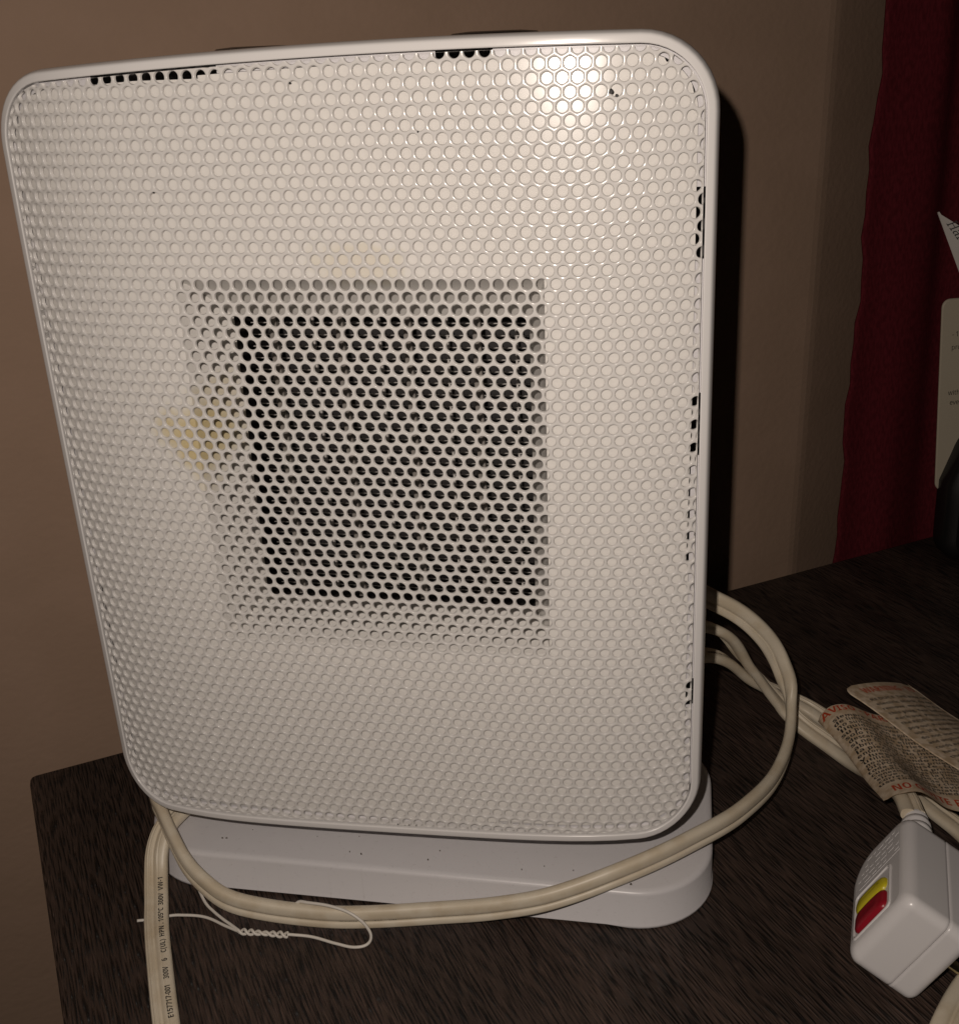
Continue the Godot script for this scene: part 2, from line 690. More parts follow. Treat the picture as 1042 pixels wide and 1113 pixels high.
# ---------------------------------------------------------------- heater
func build_heater() -> void:
	var h := thing("space_heater", "white ceramic space heater with perforated front standing on the dark table", "heater")
	# front frame with its rim, and the housing behind it in one skin each
	var st := begin()
	var rings := []
	for k in [[0.0042, -0.0052], [0.0042, -0.0002], [0.0042, 0.0006], [0.00405, 0.00085], [0.0038, 0.0010], [0.0036, 0.0010], [0.0020, 0.0011], [0.0016, 0.00100], [0.0012, 0.0007], [0.0009, 0.0002], [0.0004, -0.0012], [0.0001, -0.0028], [0.0, -0.0048], [0.0, -0.0105], [0.0012, -0.0112]]:
		var r := PackedVector3Array()
		for v in outline(k[0]):
			r.append(Vector3(v.x, v.y, zs(v.x, v.y) + k[1]))
		rings.append(r)
	loft(st, rings, false, false)
	obj("front_frame", st, M.shell, h)
	st = begin()
	rings = []
	for k in [[0.0014, -0.0095, 1.0], [0.0014, -0.040, 0.6], [0.004, -0.075, 0.2], [0.010, -0.094, 0.0], [0.024, -0.104, 0.0], [0.040, -0.106, 0.0]]:
		var r := PackedVector3Array()
		var kk: float = k[0]
		for v in rrect(-BX + kk, BX - kk, BY0 + kk, BY1 - kk, maxf(BR - kk, 0.008), 12, 22):
			var w := warp(v.x, v.y)
			r.append(Vector3(w.x, w.y, zs(w.x, w.y) * k[2] + k[1]))
		rings.append(r)
	loft(st, rings, false, true)
	obj("housing", st, M.shell, h)
	# perforated grille
	place("grille", build_grille(), M.grille, h)
	# plate behind the grille with the air outlet and the vent slots along its rim
	build_plate(h)
	# base
	st = begin()
	rings = []
	for k in [[0.0, 0.0], [-0.0007, 0.0004], [-0.0007, 0.0016], [0.0, 0.0022], [0.0, 0.0176], [0.0004, 0.0187], [0.0013, 0.0194], [0.003, 0.0198], [0.020, 0.0206], [0.035, 0.0208]]:
		var r := PackedVector3Array()
		var kk: float = k[0]
		for v in rrect(-0.131 + kk, 0.138 - kk, -0.122 + kk, -0.0032 - kk, maxf(0.0355 - kk, 0.004), 14, 20):
			var yy: float = k[1]
			if v.y > -0.006 and absf(v.x - 0.0035) < 0.0975:
				yy = maxf(yy, 0.0013)
			r.append(Vector3(v.x, yy, v.y))
		rings.append(r)
	loft(st, rings)
	obj("base", st, M.base, h)
	st = begin()
	rings = []
	for k in [[0.0, 0.0200], [-0.001, 0.024], [-0.006, 0.0335], [-0.010, 0.05]]:
		var r := PackedVector3Array()
		for v in rrect(-0.055 + k[0], 0.055 - k[0], -0.098, -0.048, 0.02, 8, 4):
			r.append(Vector3(v.x, k[1], v.y))
		rings.append(r)
	loft(st, rings)
	obj("neck", st, M.base, h)
	for q in 16:
		var px := rng.randf_range(-0.10, 0.125)
		var pz := rng.randf_range(-0.028, -0.007)
		var rs := rng.randf_range(0.00018, 0.00042)
		st = begin()
		var r0 := PackedVector3Array()
		var r1 := PackedVector3Array()
		for i in 7:
			var an := TAU * i / 7.0
			var rr := rs * rng.randf_range(0.6, 1.3)
			r0.append(Vector3(px + cos(an) * rr * 1.5, 0.0195, pz + sin(an) * rr))
			r1.append(Vector3(px + cos(an) * rr * 0.8, 0.0205 + 0.0003, pz + sin(an) * rr * 0.5))
		loft(st, [r0, r1])
		obj("dirt_speck", st, M.speck, h)
	# two low control knobs on the top
	for kx in [[-0.0425, 0.017, 0.1562], [0.0470, 0.017, 0.1581]]:
		st = begin()
		rings = []
		var rk: float = kx[1]
		for q in [[1.0, 0.0], [1.0, 0.0012], [0.9, 0.0024], [0.55, 0.0029]]:
			var r := PackedVector3Array()
			for v in circle(rk * q[0], 32):
				r.append(Vector3(kx[0] + v.x, Y0 + kx[2] + q[1] - 0.0029, -0.05 + v.y))
			rings.append(r)
		loft(st, rings)
		obj("control_knob", st, M.black, h)

func plate_z(x: float, y: float) -> float:
	return zs(x, y) - 0.0025

func in_slot(p: Vector2, slots: Array) -> bool:
	for s in slots:
		if p.x > s[0] and p.x < s[1] and p.y > s[2] and p.y < s[3]:
			return true
	return false

func v3(p: Vector2) -> Vector3:
	return Vector3(p.x, p.y, zs(p.x, p.y))

func build_plate(h: Node3D) -> void:
	# opening: OX0..OX1, OY0..OY1 on the plate; it narrows to the core opening at depth CZ
	var OX0 := -0.0665
	var OX1 := 0.0692
	var OY0 := -0.0700 + Y0
	var OY1 := 0.0788 + Y0
	var CX0 := -0.0550
	var CX1 := 0.0608
	var CY0 := -0.0612 + Y0
	var CY1 := 0.0602 + Y0
	var CZ := -0.0255
	# slots: x0, x1, y0, y1 (open stretches of the rim)
	var slots := [
		[-0.0905, -0.0455, 0.1440 + Y0, 0.1600 + Y0],
		[0.0350, 0.0560, 0.1440 + Y0, 0.1600 + Y0],
		[0.1180, 0.1340, 0.0860 + Y0, 0.1090 + Y0],
		[0.1180, 0.1340, 0.0080 + Y0, 0.0300 + Y0],
		[0.1200, 0.1360, -0.1010 + Y0, -0.0810 + Y0],
		[-0.1400, -0.1220, 0.0960 + Y0, 0.1180 + Y0],
		[-0.1400, -0.1220, -0.1000 + Y0, -0.0560 + Y0]]
	var xs := [OX0, OX1]
	var ys := [OY0, OY1]
	for i in 91:
		xs.append(-0.1360 + 0.272 * i / 90)
	for i in 101:
		ys.append(-0.170 + 0.330 * i / 100 + Y0)
	xs.sort()
	ys.sort()
	var st := begin()
	st.set_smooth_group(0)
	for j in ys.size() - 1:
		if ys[j + 1] - ys[j] < 0.00002:
			continue
		for i in xs.size() - 1:
			if xs[i + 1] - xs[i] < 0.00002:
				continue
			var cx: float = (xs[i] + xs[i + 1]) / 2
			var cy: float = (ys[j] + ys[j + 1]) / 2
			if cx > OX0 and cx < OX1 and cy > OY0 and cy < OY1:
				continue
			if not inside(Vector2(cx, cy), 0.0066):
				continue
			for c in [[i, j], [i, j + 1], [i + 1, j + 1], [i, j], [i + 1, j + 1], [i + 1, j]]:
				var p := clamp_in(Vector2(xs[c[0]], ys[c[1]]), 0.0072)
				st.set_uv(Vector2(0.5 + p.x / 0.26, 0.5 - (p.y - Y0) / 0.33))
				st.add_vertex(Vector3(p.x, p.y, plate_z(p.x, p.y)))
	var plate := obj("back_plate", st, M.stain, h)
	plate.set_meta("label", "white plate behind the grille with a yellowed heat stain")
	# the plate's turned-down edge, and a lower ledge round it that is open at the slots
	st = begin()
	st.set_smooth_group(0)
	var e0 := outline(0.0072)
	var l0 := outline(0.0071)
	var l1 := outline(0.0010)
	for i in e0.size():
		var j := (i + 1) % e0.size()
		var t0 := Vector3(e0[i].x, e0[i].y, plate_z(e0[i].x, e0[i].y))
		var t1 := Vector3(e0[j].x, e0[j].y, plate_z(e0[j].x, e0[j].y))
		quad(st, t0, t1, t1 - Vector3(0, 0, 0.005), t0 - Vector3(0, 0, 0.005))
	obj("plate_edge", st, M.shell, plate)
	st = begin()
	var open_run := true
	var first := -1
	for i in l0.size():          # start just after a slot so that no stretch is cut in two
		if first < 0 and in_slot((l0[i] + l1[i]) / 2.0, slots):
			first = i
	for ii in l0.size() + 1:
		var i := (first + ii) % l0.size()
		var j := (i + 1) % l0.size()
		if ii == l0.size() or in_slot((l0[i] + l1[i] + l0[j] + l1[j]) / 4.0, slots):
			if not open_run:
				obj("ledge", st, M.base, h)
			open_run = true
			continue
		if open_run:
			st = begin()
			st.set_smooth_group(0)
			open_run = false
		var dz := Vector3(0, 0, 0.0048)
		quad(st, v3(l0[i]) - dz, v3(l0[j]) - dz, v3(l1[j]) - dz * 0.9, v3(l1[i]) - dz * 0.9)
	# four sloping walls of the outlet: rounded where they leave the plate
	var oc := [Vector2(OX0, OY0), Vector2(OX1, OY0), Vector2(OX1, OY1), Vector2(OX0, OY1)]
	var ic := [Vector2(CX0, CY0), Vector2(CX1, CY0), Vector2(CX1, CY1), Vector2(CX0, CY1)]
	st = begin()
	for k in 4:
		st.set_smooth_group(k)
		var a: Vector2 = oc[k]
		var b: Vector2 = oc[(k + 1) % 4]
		var c: Vector2 = ic[k]
		var d: Vector2 = ic[(k + 1) % 4]
		var N := 14
		for i in N:
			for j in 6:
				var p := []
				for q in [[i, j], [i + 1, j], [i + 1, j + 1], [i, j + 1]]:
					var u: float = float(q[0]) / N
					var t: float = q[1] / 6.0
					var o2 := a.lerp(b, u)
					var i2 := c.lerp(d, u)
					# left and foot walls lean, the top and far walls drop more steeply
					var tt := pow(t, 0.75)
					var w := o2.lerp(i2, t)
					var z := lerpf(plate_z(o2.x, o2.y), CZ, tt)
					p.append(Vector3(w.x, w.y, z))
				for v in [p[0], p[2], p[1], p[0], p[3], p[2]]:
					st.set_uv(Vector2(0.5 + v.x / 0.26, 0.5 - (v.y - Y0) / 0.33))
					st.add_vertex(v)
	obj("outlet_funnel", st, M.stain, h)
	# dark box of the heating element
	st = begin()
	st.set_smooth_group(-1)
	var BZ := -0.060
	var fr := []
	var bk := []
	for v in ic:
		fr.append(Vector3(v.x, v.y, CZ - 0.0003))
		bk.append(Vector3(v.x, v.y, BZ))
	for k in 4:
		quad(st, fr[k], bk[k], bk[(k + 1) % 4], fr[(k + 1) % 4])
	quad(st, bk[0], bk[3], bk[2], bk[1])
	var core := obj("heating_element", st, M.dark, h)
	# guard bars up and down, and thin fins across between them
	for k in 4:
		var x := -0.0416 + 0.0268 * k
		if x > CX1 - 0.003:
			continue
		st = begin()
		box(st, Vector3(x, CY0 + 0.0002, CZ - 0.0045), Vector3(x + 0.0030, CY1 - 0.0002, CZ - 0.0015))
		obj("bar", st, M.bar, core)
	var y := 0.2620
	while y > CY0 + 0.001:
		st = begin()
		box(st, Vector3(CX0 + 0.004, y, CZ - 0.0068), Vector3(CX1 - 0.0015, y + 0.00038, CZ - 0.0064))
		obj("fin", st, M.slat, core)
		y -= 0.00476
	for k in 4:
		var x := -0.0263 + 0.0268 * k
		st = begin()
		box(st, Vector3(x, CY0 + 0.0002, CZ - 0.0090), Vector3(x + 0.0007, CY1 - 0.0002, CZ - 0.0075))
		obj("fin", st, M.slat, core)
	# specks of grime on the front
	for s in [[0.0915, 0.1385, 0.0010], [0.0935, 0.1372, 0.0006], [-0.0690, 0.1100, 0.00035], [-0.0150, 0.1445, 0.00045], [0.0280, 0.128, 0.0004]]:
		st = begin()
		var ring := PackedVector3Array()
		var ring2 := PackedVector3Array()
		var px: float = s[0]
		var py: float = s[1] + Y0
		for i in 9:
			var a := TAU * i / 9.0
			var r: float = s[2] * rng.randf_range(0.7, 1.25)
			ring.append(Vector3(px + cos(a) * r, py + sin(a) * r, zs(px, py) - 0.0005))
			ring2.append(Vector3(px + cos(a) * r * 0.6, py + sin(a) * r * 0.6, zs(px, py) + 0.00025))
		loft(st, [ring, ring2])
		obj("grime_speck", st, M.ink, h)

# ---------------------------------------------------------------- cords
func build_cords() -> void:
	var prof := cord_profile()
	var A := [Vector3(0.07, 0.075, -0.112), Vector3(0.115, 0.1, -0.135), Vector3(0.1391, 0.0911, -0.14), Vector3(0.1593, 0.0761, -0.142), Vector3(0.1727, 0.055, -0.1431), Vector3(0.1786, 0.034, -0.1344), Vector3(0.1712, 0.027, -0.0934), Vector3(0.1517, 0.03, -0.0527), Vector3(0.1256, 0.0315, -0.0237), Vector3(0.1004, 0.029, -0.0055), Vector3(0.0696, 0.0205, 0.0055), Vector3(0.0459, 0.015, 0.0087), Vector3(0.0216, 0.011, 0.0103), Vector3(-0.0179, 0.0085, 0.0157), Vector3(-0.0403, 0.0085, 0.017), Vector3(-0.063, 0.0105, 0.0176), Vector3(-0.0755, 0.013, 0.0168), Vector3(-0.0857, 0.0165, 0.0132), Vector3(-0.0961, 0.0205, 0.0071), Vector3(-0.1064, 0.0255, -0.0026), Vector3(-0.1168, 0.0305, -0.0143), Vector3(-0.1248, 0.0345, -0.0248), Vector3(-0.125, 0.05, -0.05), Vector3(-0.09, 0.07, -0.085)]
	var B := [Vector3(-0.06, 0.03, -0.085), Vector3(-0.092, 0.029, -0.055), Vector3(-0.1075, 0.0270, -0.0370), Vector3(-0.1136, 0.0262, -0.0213), Vector3(-0.1160, 0.0243, -0.0122), Vector3(-0.1166, 0.0186, -0.0040), Vector3(-0.1148, 0.0108, 0.0040), Vector3(-0.1102, 0.0062, 0.0152), Vector3(-0.104, 0.0046, 0.029), Vector3(-0.0933, 0.0036, 0.0493), Vector3(-0.0777, 0.0031, 0.0774), Vector3(-0.064, 0.0031, 0.1003), Vector3(-0.045, 0.0031, 0.128)]
	var S2 := [Vector3(0.08, 0.06, -0.112), Vector3(0.12, 0.08, -0.13), Vector3(0.1398, 0.075, -0.14), Vector3(0.1569, 0.046, -0.1565), Vector3(0.1757, 0.0185, -0.1651), Vector3(0.1877, 0.0085, -0.1598), Vector3(0.2016, 0.0036, -0.1496), Vector3(0.2138, 0.0040, -0.1327), Vector3(0.2215, 0.014, -0.108), Vector3(0.2255, 0.0285, -0.075), Vector3(0.2262, 0.0320, -0.056)]
	var S3 := [Vector3(0.09, 0.05, -0.112), Vector3(0.125, 0.062, -0.132), Vector3(0.1407, 0.0563, -0.145), Vector3(0.1582, 0.034, -0.1627), Vector3(0.1784, 0.016, -0.1759), Vector3(0.1963, 0.0075, -0.1739), Vector3(0.2145, 0.0038, -0.1531), Vector3(0.2320, 0.0031, -0.1231), Vector3(0.2470, 0.0031, -0.0987), Vector3(0.2580, 0.0031, -0.0806), Vector3(0.2690, 0.0031, -0.0488), Vector3(0.2610, 0.0031, -0.0137), Vector3(0.2400, 0.0031, 0.0119), Vector3(0.2260, 0.0031, 0.0356), Vector3(0.2165, 0.0031, 0.0580)]
	var t := thing("power_cord", "beige flat power cord looping from behind the heater across its base", "cord")
	var f := frames_of(A, 0.003, [95, 92, 90, 90, 88, 88, 92])
	obj("cord_sheath", sweep(f, cord_profile(1.0, 2)), M.cord, t)
	var s_at := 0.0
	for q in f:
		if q.p.z > 0.0 and q.p.x > -0.024:
			s_at = q.s
	cord_print(f, "WINNERCO MVEL        P.L.T       WIRE", s_at, -0.0007, 0.0011, -1.0, M.ink, t)
	t = thing("power_cord", "beige printed cord running down the table at the left of the heater", "cord")
	f = frames_of(B, 0.003, [10, 4, 0, 0, 0])
	obj("cord_sheath", sweep(f, cord_profile(-1.0, 1)), M.cord, t)
	var total: float = f[f.size() - 1].s
	cord_print(f, "E157717-001    300V    6    C(UL)  HPN . 105°C  300V  VW-1", total - 0.060, -0.0030, 0.0023, -1.0, M.ink, t, -1.0)
	t = thing("power_cord", "cream flat cord stamped 300V running to the white plug", "cord")
	f = frames_of(S2, 0.003, [50, 5, -20, -15, 0])
	obj("cord_sheath", sweep(f, prof), M.cord, t)
	cord_print(f, "6 C(UL)    HPN    105C - 300V - ETL", 0.070, 0.0022, 0.0024, 1.0, M.ink, t)
	t = thing("power_cord", "cream ribbed cord passing under the paper label and round the plug", "cord")
	f = frames_of(S3, 0.003, [10, -15, -15, -5, 0, 0])
	obj("cord_sheath", sweep(f, prof), M.cord, t)
	cord_print(f, "300V   6   C(UL)    E54782", 0.052, 0.0022, 0.0022, 1.0, M.ink, t)

# ---------------------------------------------------------------- plug
const PV := Vector3(0.209, 0.0512, 0.0205)
var pa := Vector3(0.17, -0.085, -0.982).normalized()
var pb := Vector3.ZERO
var pc := Vector3.ZERO

func pp(a: float, b: float, c: float) -> Vector3:
	return PV + pa * a + pb * b + pc * c

func build_plug() -> void:
	pb = Vector3(-0.496, -0.868, -0.01)
	pb = (pb - pa * pb.dot(pa)).normalized()
	pc = pa.cross(pb).normalized()
	if pc.x < 0:
		pc = -pc
	var t := thing("adapter_plug", "chunky white plug with yellow and red buttons lying on the table", "plug")
	# two shell halves that meet in a fine groove at c = SEAM
	var BW := 0.0405
	var CW := 0.0310
	var SEAM := 0.0195
	var halves := [[0.0, SEAM - 0.00018], [SEAM + 0.00018, CW]]
	for hi in 2:
		var st := begin()
		var rings := []
		var c0: float = halves[hi][0]
		var c1: float = halves[hi][1]
		var list := []
		if hi == 0:
			for q in 7:
				var an := PI / 2 * q / 6.0
				list.append([c0 + 0.005 * (1 - sin(an)), 0.005 * (1 - cos(an))])
			list.reverse()
			list.append([0.0056, 0.0])
			list.append([c1 - 0.0012, 0.0])
			list.append([c1 - 0.0003, 0.0])
			list.append([c1, 0.0003])
			list.append([c1, 0.004])
		else:
			list.append([c0, 0.004])
			list.append([c0, 0.0003])
			list.append([c0 + 0.0003, 0.0])
			list.append([c0 + 0.0012, 0.0])
			list.append([c1 - 0.0046, 0.0])
			for q in 7:
				var an := PI / 2 * q / 6.0
				list.append([c1 - 0.004 * (1.0 - sin(an)), 0.004 * (1 - cos(an))])
		if hi == 0:
			list.sort_custom(func(x, y): return x[0] < y[0] or (x[0] == y[0] and x[1] < y[1]))
		for k in list:
			var c: float = k[0]
			var ins: float = k[1]
			var r := PackedVector3Array()
			for v in plug_outline(BW, ins):
				r.append(pp(v.x, v.y, c))
			rings.append(r)
		loft(st, rings)
		obj("shell_half", st, M.plug, t)
	# button window on the outer face: a shallow tray with two rockers
	var st := begin()
	var rr := []
	for k in [[0.0, 0.0006], [0.0, -0.00045], [0.0006, -0.0006], [0.0011, -0.00045], [0.0011, 0.0004]]:
		var ring := PackedVector3Array()
		for v in rrect(0.0055 + k[0], 0.0345 - k[0], 0.0105 + k[0], 0.0352 - k[0], 0.0022, 5, 2):
			ring.append(pp(v.x, v.y, k[1]))
		rr.append(ring)
	loft(st, rr)
	obj("button_frame", st, M.plug, t)
	for q in [[0.0075, 0.0188, M.red, "reset_button", "red button of the plug"], [0.0196, 0.0275, M.yellow, "test_button", "yellow button of the plug"]]:
		st = begin()
		rr = []
		for k in [[0.0, 0.0005], [0.0, -0.0006], [0.0004, -0.0012], [0.0014, -0.0017], [0.0030, -0.0019]]:
			var ring := PackedVector3Array()
			for v in rrect(q[0] + k[0], q[1] - k[0], 0.0128 + k[0] * 1.5, 0.0330 - k[0] * 1.5, 0.0030 - k[0] * 0.5, 6, 4):
				# rocker: rises towards its middle
				var lift := 0.0006 * (1.0 - pow((v.y - 0.0229) / 0.0105, 2.0)) if k[1] < 0.0 else 0.0
				ring.append(pp(v.x, v.y, k[1] - lift))
			rr.append(ring)
		loft(st, rr)
		var b := obj(q[3], st, q[2], t)
		b.set_meta("label", q[4])
	# raised lettering rows: too fine to read, so plain raised strokes
	st = begin()
	var a := 0.0400
	while a < 0.0575:
		var b := 0.0055
		while b < 0.0345:
			var w := rng.randf_range(0.0018, 0.0042)
			if rng.randf() < 0.85:
				if b + w < 0.0345 - maxf(a - 0.048, 0.0) * 0.8:
					raised(st, a, a + 0.0016, b, b + w)
			b += w + 0.0011
		a += 0.0036
	raised(st, 0.0378, 0.0382, 0.0045, 0.0330)
	obj("raised_lettering", st, M.plug, t)
	# strain relief: ringed sleeve at the cord's end
	st = begin()
	rr = []
	for k in [[0.0590, 0.0072], [0.0640, 0.0072], [0.0650, 0.0064], [0.0662, 0.0064], [0.0672, 0.0076], [0.0700, 0.0076], [0.0710, 0.0062], [0.0722, 0.0062], [0.0732, 0.0072], [0.0760, 0.0070], [0.0770, 0.0056], [0.0784, 0.0056], [0.0792, 0.0062], [0.0815, 0.0058]]:
		var ring := PackedVector3Array()
		for v in circle(1.0, 28):
			ring.append(pp(k[0], 0.0115 + v.x * k[1], 0.0125 + v.y * k[1] * 0.9))
		rr.append(ring)
	loft(st, rr)
	obj("strain_relief", st, M.plug, t)
	# three contact prongs on the hidden side
	var brass := mat(lin(0.55, 0.48, 0.30), 0.3, 0.5, 1.0)
	for k in [[0.020, 0.010], [0.020, 0.026]]:
		st = begin()
		rr = []
		for q in [[CW - 0.001, 0.0], [CW + 0.0105, 0.0], [CW + 0.0125, 0.0008]]:
			var ring := PackedVector3Array()
			var a0: float = k[0]
			var b0: float = k[1]
			for v in rrect(a0 - 0.0032 + q[1], a0 + 0.0032 - q[1], b0 - 0.0008, b0 + 0.0008, 0.0004, 2, 1):
				ring.append(pp(v.x, v.y, q[0]))
			rr.append(ring)
		loft(st, rr)
		obj("prong", st, brass, t)

func plug_outline(bw: float, ins: float) -> PackedVector2Array:
	# (a, b) outline: square at the near end, rounded off at the cord end
	var out := PackedVector2Array()
	var pts := []
	var near_r := 0.0042
	for i in 7:      # corner a = 0, b = 0
		var an := PI + PI / 2 * i / 6.0
		pts.append(Vector2(near_r + near_r * cos(an), near_r + near_r * sin(an)))
	for i in 9:      # far corner at b = 0
		var an := -PI / 2 + PI / 2 * i / 8.0
		pts.append(Vector2(0.0560 + 0.0065 * cos(an), 0.0065 + 0.0065 * sin(an)))
	for i in 13:     # far corner at b = bw, generously rounded
		var an := PI / 2 * i / 12.0
		pts.append(Vector2(0.0455 + 0.0175 * cos(an), bw - 0.0160 + 0.0160 * sin(an)))
	for i in 7:
		var an := PI / 2 + PI / 2 * i / 6.0
		pts.append(Vector2(near_r + near_r * cos(an), bw - near_r + near_r * sin(an)))
	var full := []
	for i in pts.size():
		var p: Vector2 = pts[i]
		var q: Vector2 = pts[(i + 1) % pts.size()]
		full.append(p)
		if p.distance_to(q) > 0.006:
			var u := (q - p).normalized()
			full.append(p + u * 0.0007)
			full.append(q - u * 0.0007)
	pts = full
	var c := Vector2(0.031, bw / 2)
	for v in pts:
		var hx := 0.0315
		var hy := bw / 2
		out.append(c + Vector2((v.x - c.x) * (1.0 - ins / hx), (v.y - c.y) * (1.0 - ins / hy)))
	return out

func raised(st: SurfaceTool, a0: float, a1: float, b0: float, b1: float) -> void:
	st.set_smooth_group(-1)
	var z := -0.00010
	var e := 0.00018
	var lo := [pp(a0, b0, 0.0003), pp(a1, b0, 0.0003), pp(a1, b1, 0.0003), pp(a0, b1, 0.0003)]
	var hi := [pp(a0 + e, b0 + e, z), pp(a1 - e, b0 + e, z), pp(a1 - e, b1 - e, z), pp(a0 + e, b1 - e, z)]
	for k in 4:
		quad(st, lo[k], lo[(k + 1) % 4], hi[(k + 1) % 4], hi[k])
	quad(st, hi[0], hi[1], hi[2], hi[3])

# ---------------------------------------------------------------- paper label
func leaf1(s: float, t: float) -> Vector3:
	# s across the lines of print, t down the sheet; draped over the cords
	var left := Vector3(0.1968, 0.0115, -0.1672).lerp(Vector3(0.2156, 0.0330, -0.0668), t)
	left += Vector3(0.0040, 0.0010, 0.0) * sin(PI * t)
	var right := Vector3(0.2565, 0.0130, -0.1617).lerp(Vector3(0.2590, 0.0340, -0.0511), t)
	var p := left.lerp(right, s)
	p.y += 0.0062 * exp(-pow((s - 0.22 - 0.10 * t) / 0.20, 2.0)) + 0.0030 * exp(-pow((s - 0.85) / 0.2, 2.0))
	p.y -= 0.0070 * pow(1.0 - clampf(s / 0.13, 0.0, 1.0), 2.0) * (1.0 - 0.4 * t)
	p.y += 0.0010 * sin(t * 7.0 + s * 3.0) - 0.0050 * sin(PI * t) * (1.0 - 0.5 * s)
	return p

func leaf2(s: float, t: float) -> Vector3:
	var a := Vector3(0.2055, 0.0350, -0.1560)
	var b := Vector3(0.2480, 0.0165, -0.1930)
	var dn := Vector3(0.0560, -0.001, 0.0800)
	var p := a.lerp(b, s) + dn * t
	p += Vector3(0.2, 0.7, 0.3) * (0.0045 * sin(PI * s) + 0.0012 * sin(t * 8.0 + s * 2.0))
	return p

func sheet(f: Callable, rx: float, ry: float, nu: int, nv: int) -> SurfaceTool:
	# a thin sheet with rounded corners (rx, ry as fractions of its sides)
	var st := begin()
	st.set_smooth_group(0)
	var g := []
	for side in 2:
		for j in nv + 1:
			var t := float(j) / nv
			var ed := minf(t, 1.0 - t)
			var cut := 0.0
			if ed < ry:
				var e := 1.0 - ed / ry
				cut = rx * (1.0 - sqrt(maxf(1.0 - e * e, 0.0)))
			var row := PackedVector3Array()
			for i in nu + 1:
				var s := lerpf(cut, 1.0 - cut, float(i) / nu)
				var p: Vector3 = f.call(s, t)
				var du: Vector3 = f.call(s + 0.01, t) - f.call(s - 0.01, t)
				var dv: Vector3 = f.call(s, t + 0.01) - f.call(s, t - 0.01)
				var n := dv.cross(du).normalized()
				if n.y < 0:
					n = -n
				row.append(p - n * (0.00025 * side))
			g.append(row)
	for side in 2:
		for j in nv:
			for i in nu:
				var p: PackedVector3Array = g[side * (nv + 1) + j]
				var q: PackedVector3Array = g[side * (nv + 1) + j + 1]
				quad(st, p[i], q[i], q[i + 1], p[i + 1])
	for j in nv:
		quad(st, g[j][0], g[nv + 1 + j][0], g[nv + 2 + j][0], g[j + 1][0])
		quad(st, g[j][nu], g[nv + 1 + j][nu], g[nv + 2 + j][nu], g[j + 1][nu])
	return st

func sheet_print(st: SurfaceTool, f: Callable, words: String, s0: float, t0: float, height: float, sw: float, tw: float, fit := 0.0) -> void:
	# sw, tw: the sheet's size in metres across and down
	var vs := letters(words, height, true)
	var k := 1.0
	if fit > 0.0 and vs.size() > 0:
		var mx := 0.0
		for v in vs:
			mx = maxf(mx, v.x)
		k = fit * sw / mx
	for v in vs:
		var s := s0 + v.x * k / sw
		var t := t0 - v.y / tw
		var p: Vector3 = f.call(s, t)
		var du: Vector3 = f.call(s + 0.01, t) - f.call(s - 0.01, t)
		var dv: Vector3 = f.call(s, t + 0.01) - f.call(s, t - 0.01)
		var n := dv.cross(du).normalized()
		if n.y < 0:
			n = -n
		st.add_vertex(p + n * 0.00014)

func build_label() -> void:
	var t := thing("warning_label", "creased paper warning label with orange headings wrapped round the cords", "label")
	var l1 := obj("paper_leaf", sheet(leaf1, 0.03, 0.02, 60, 60), M.paper, t)
	var st := begin()
	sheet_print(st, leaf1, "AVISO - PARA REDUCIR", 0.015, 0.085, 0.0050, 0.060, 0.088, 1.05)
	sheet_print(st, leaf1, "NO QUITE ESTA", 0.10, 0.985, 0.0062, 0.060, 0.088, 0.86)
	obj("heading", st, M.orange, l1)
	var lines := ["siempre desenchufe antes", "de limpiar, mover o guardar", "no sumerja en agua u otros", "liquidos. Este enchufe y", "su prueba no eliminan y", "solo reduce el riesgo de", "descarga. Pruebe cada mes", "si no la usa. No intente", "abrir, reparar ni cambiar", "la pieza. Cuando no la", "entorno. Presione prueba", "y luego reajuste. No", "utilice si falla la prueba", "no usar en lugares humedos", "DISPOSITIVO de la tina o", "toda el agua. No coloque", "cuando el cable de la linea", "conexion. Tomas y clavijas", "sirve. Pida una revision", "correr. Este aparato solo", "use todas las medidas"]
	st = begin()
	for i in lines.size():
		sheet_print(st, leaf1, lines[i], 0.03 + 0.02 * rng.randf(), 0.146 + i * 0.0355, 0.00255, 0.060, 0.088, 0.92)
	obj("printing", st, M.ink, l1)
	var l2 := obj("paper_leaf", sheet(leaf2, 0.14, 0.10, 40, 50), M.paper, t)
	st = begin()
	sheet_print(st, leaf2, "WARNING - TO", 0.16, 0.115, 0.0052, 0.054, 0.098, 0.76)
	obj("heading", st, M.orange, l2)
	st = begin()
	lines = ["REDUCE THE RISK OF", "electric shock: do not", "remove, modify or dip", "this plug. Test before", "each use. Press TEST,", "the RESET button must", "pop out. Press RESET to", "use. If it does not reset", "do not use the heater", "and unplug it. Keep the", "cords away from water,", "heat and the front of", "the heater. Do not run", "under carpets or rugs", "or cover the cord."]
	for i in lines.size():
		sheet_print(st, leaf2, lines[i], 0.10, 0.185 + i * 0.047, 0.0023, 0.054, 0.098, 0.84)
	obj("printing", st, M.ink, l2)
	# the turned-under fold between the two leaves
	var fold := func(s: float, tt: float) -> Vector3:
		var a := leaf1(1.0, tt)
		var b := leaf2(1.0, clampf(tt * 1.0, 0.0, 1.0))
		var m := (a + b) * 0.5 + Vector3(0.012, -0.002, 0.0)
		return a.lerp(m, s).lerp(m.lerp(b, s), s)
	obj("paper_fold", sheet(fold, 0.0, 0.01, 14, 30), M.paper, t)

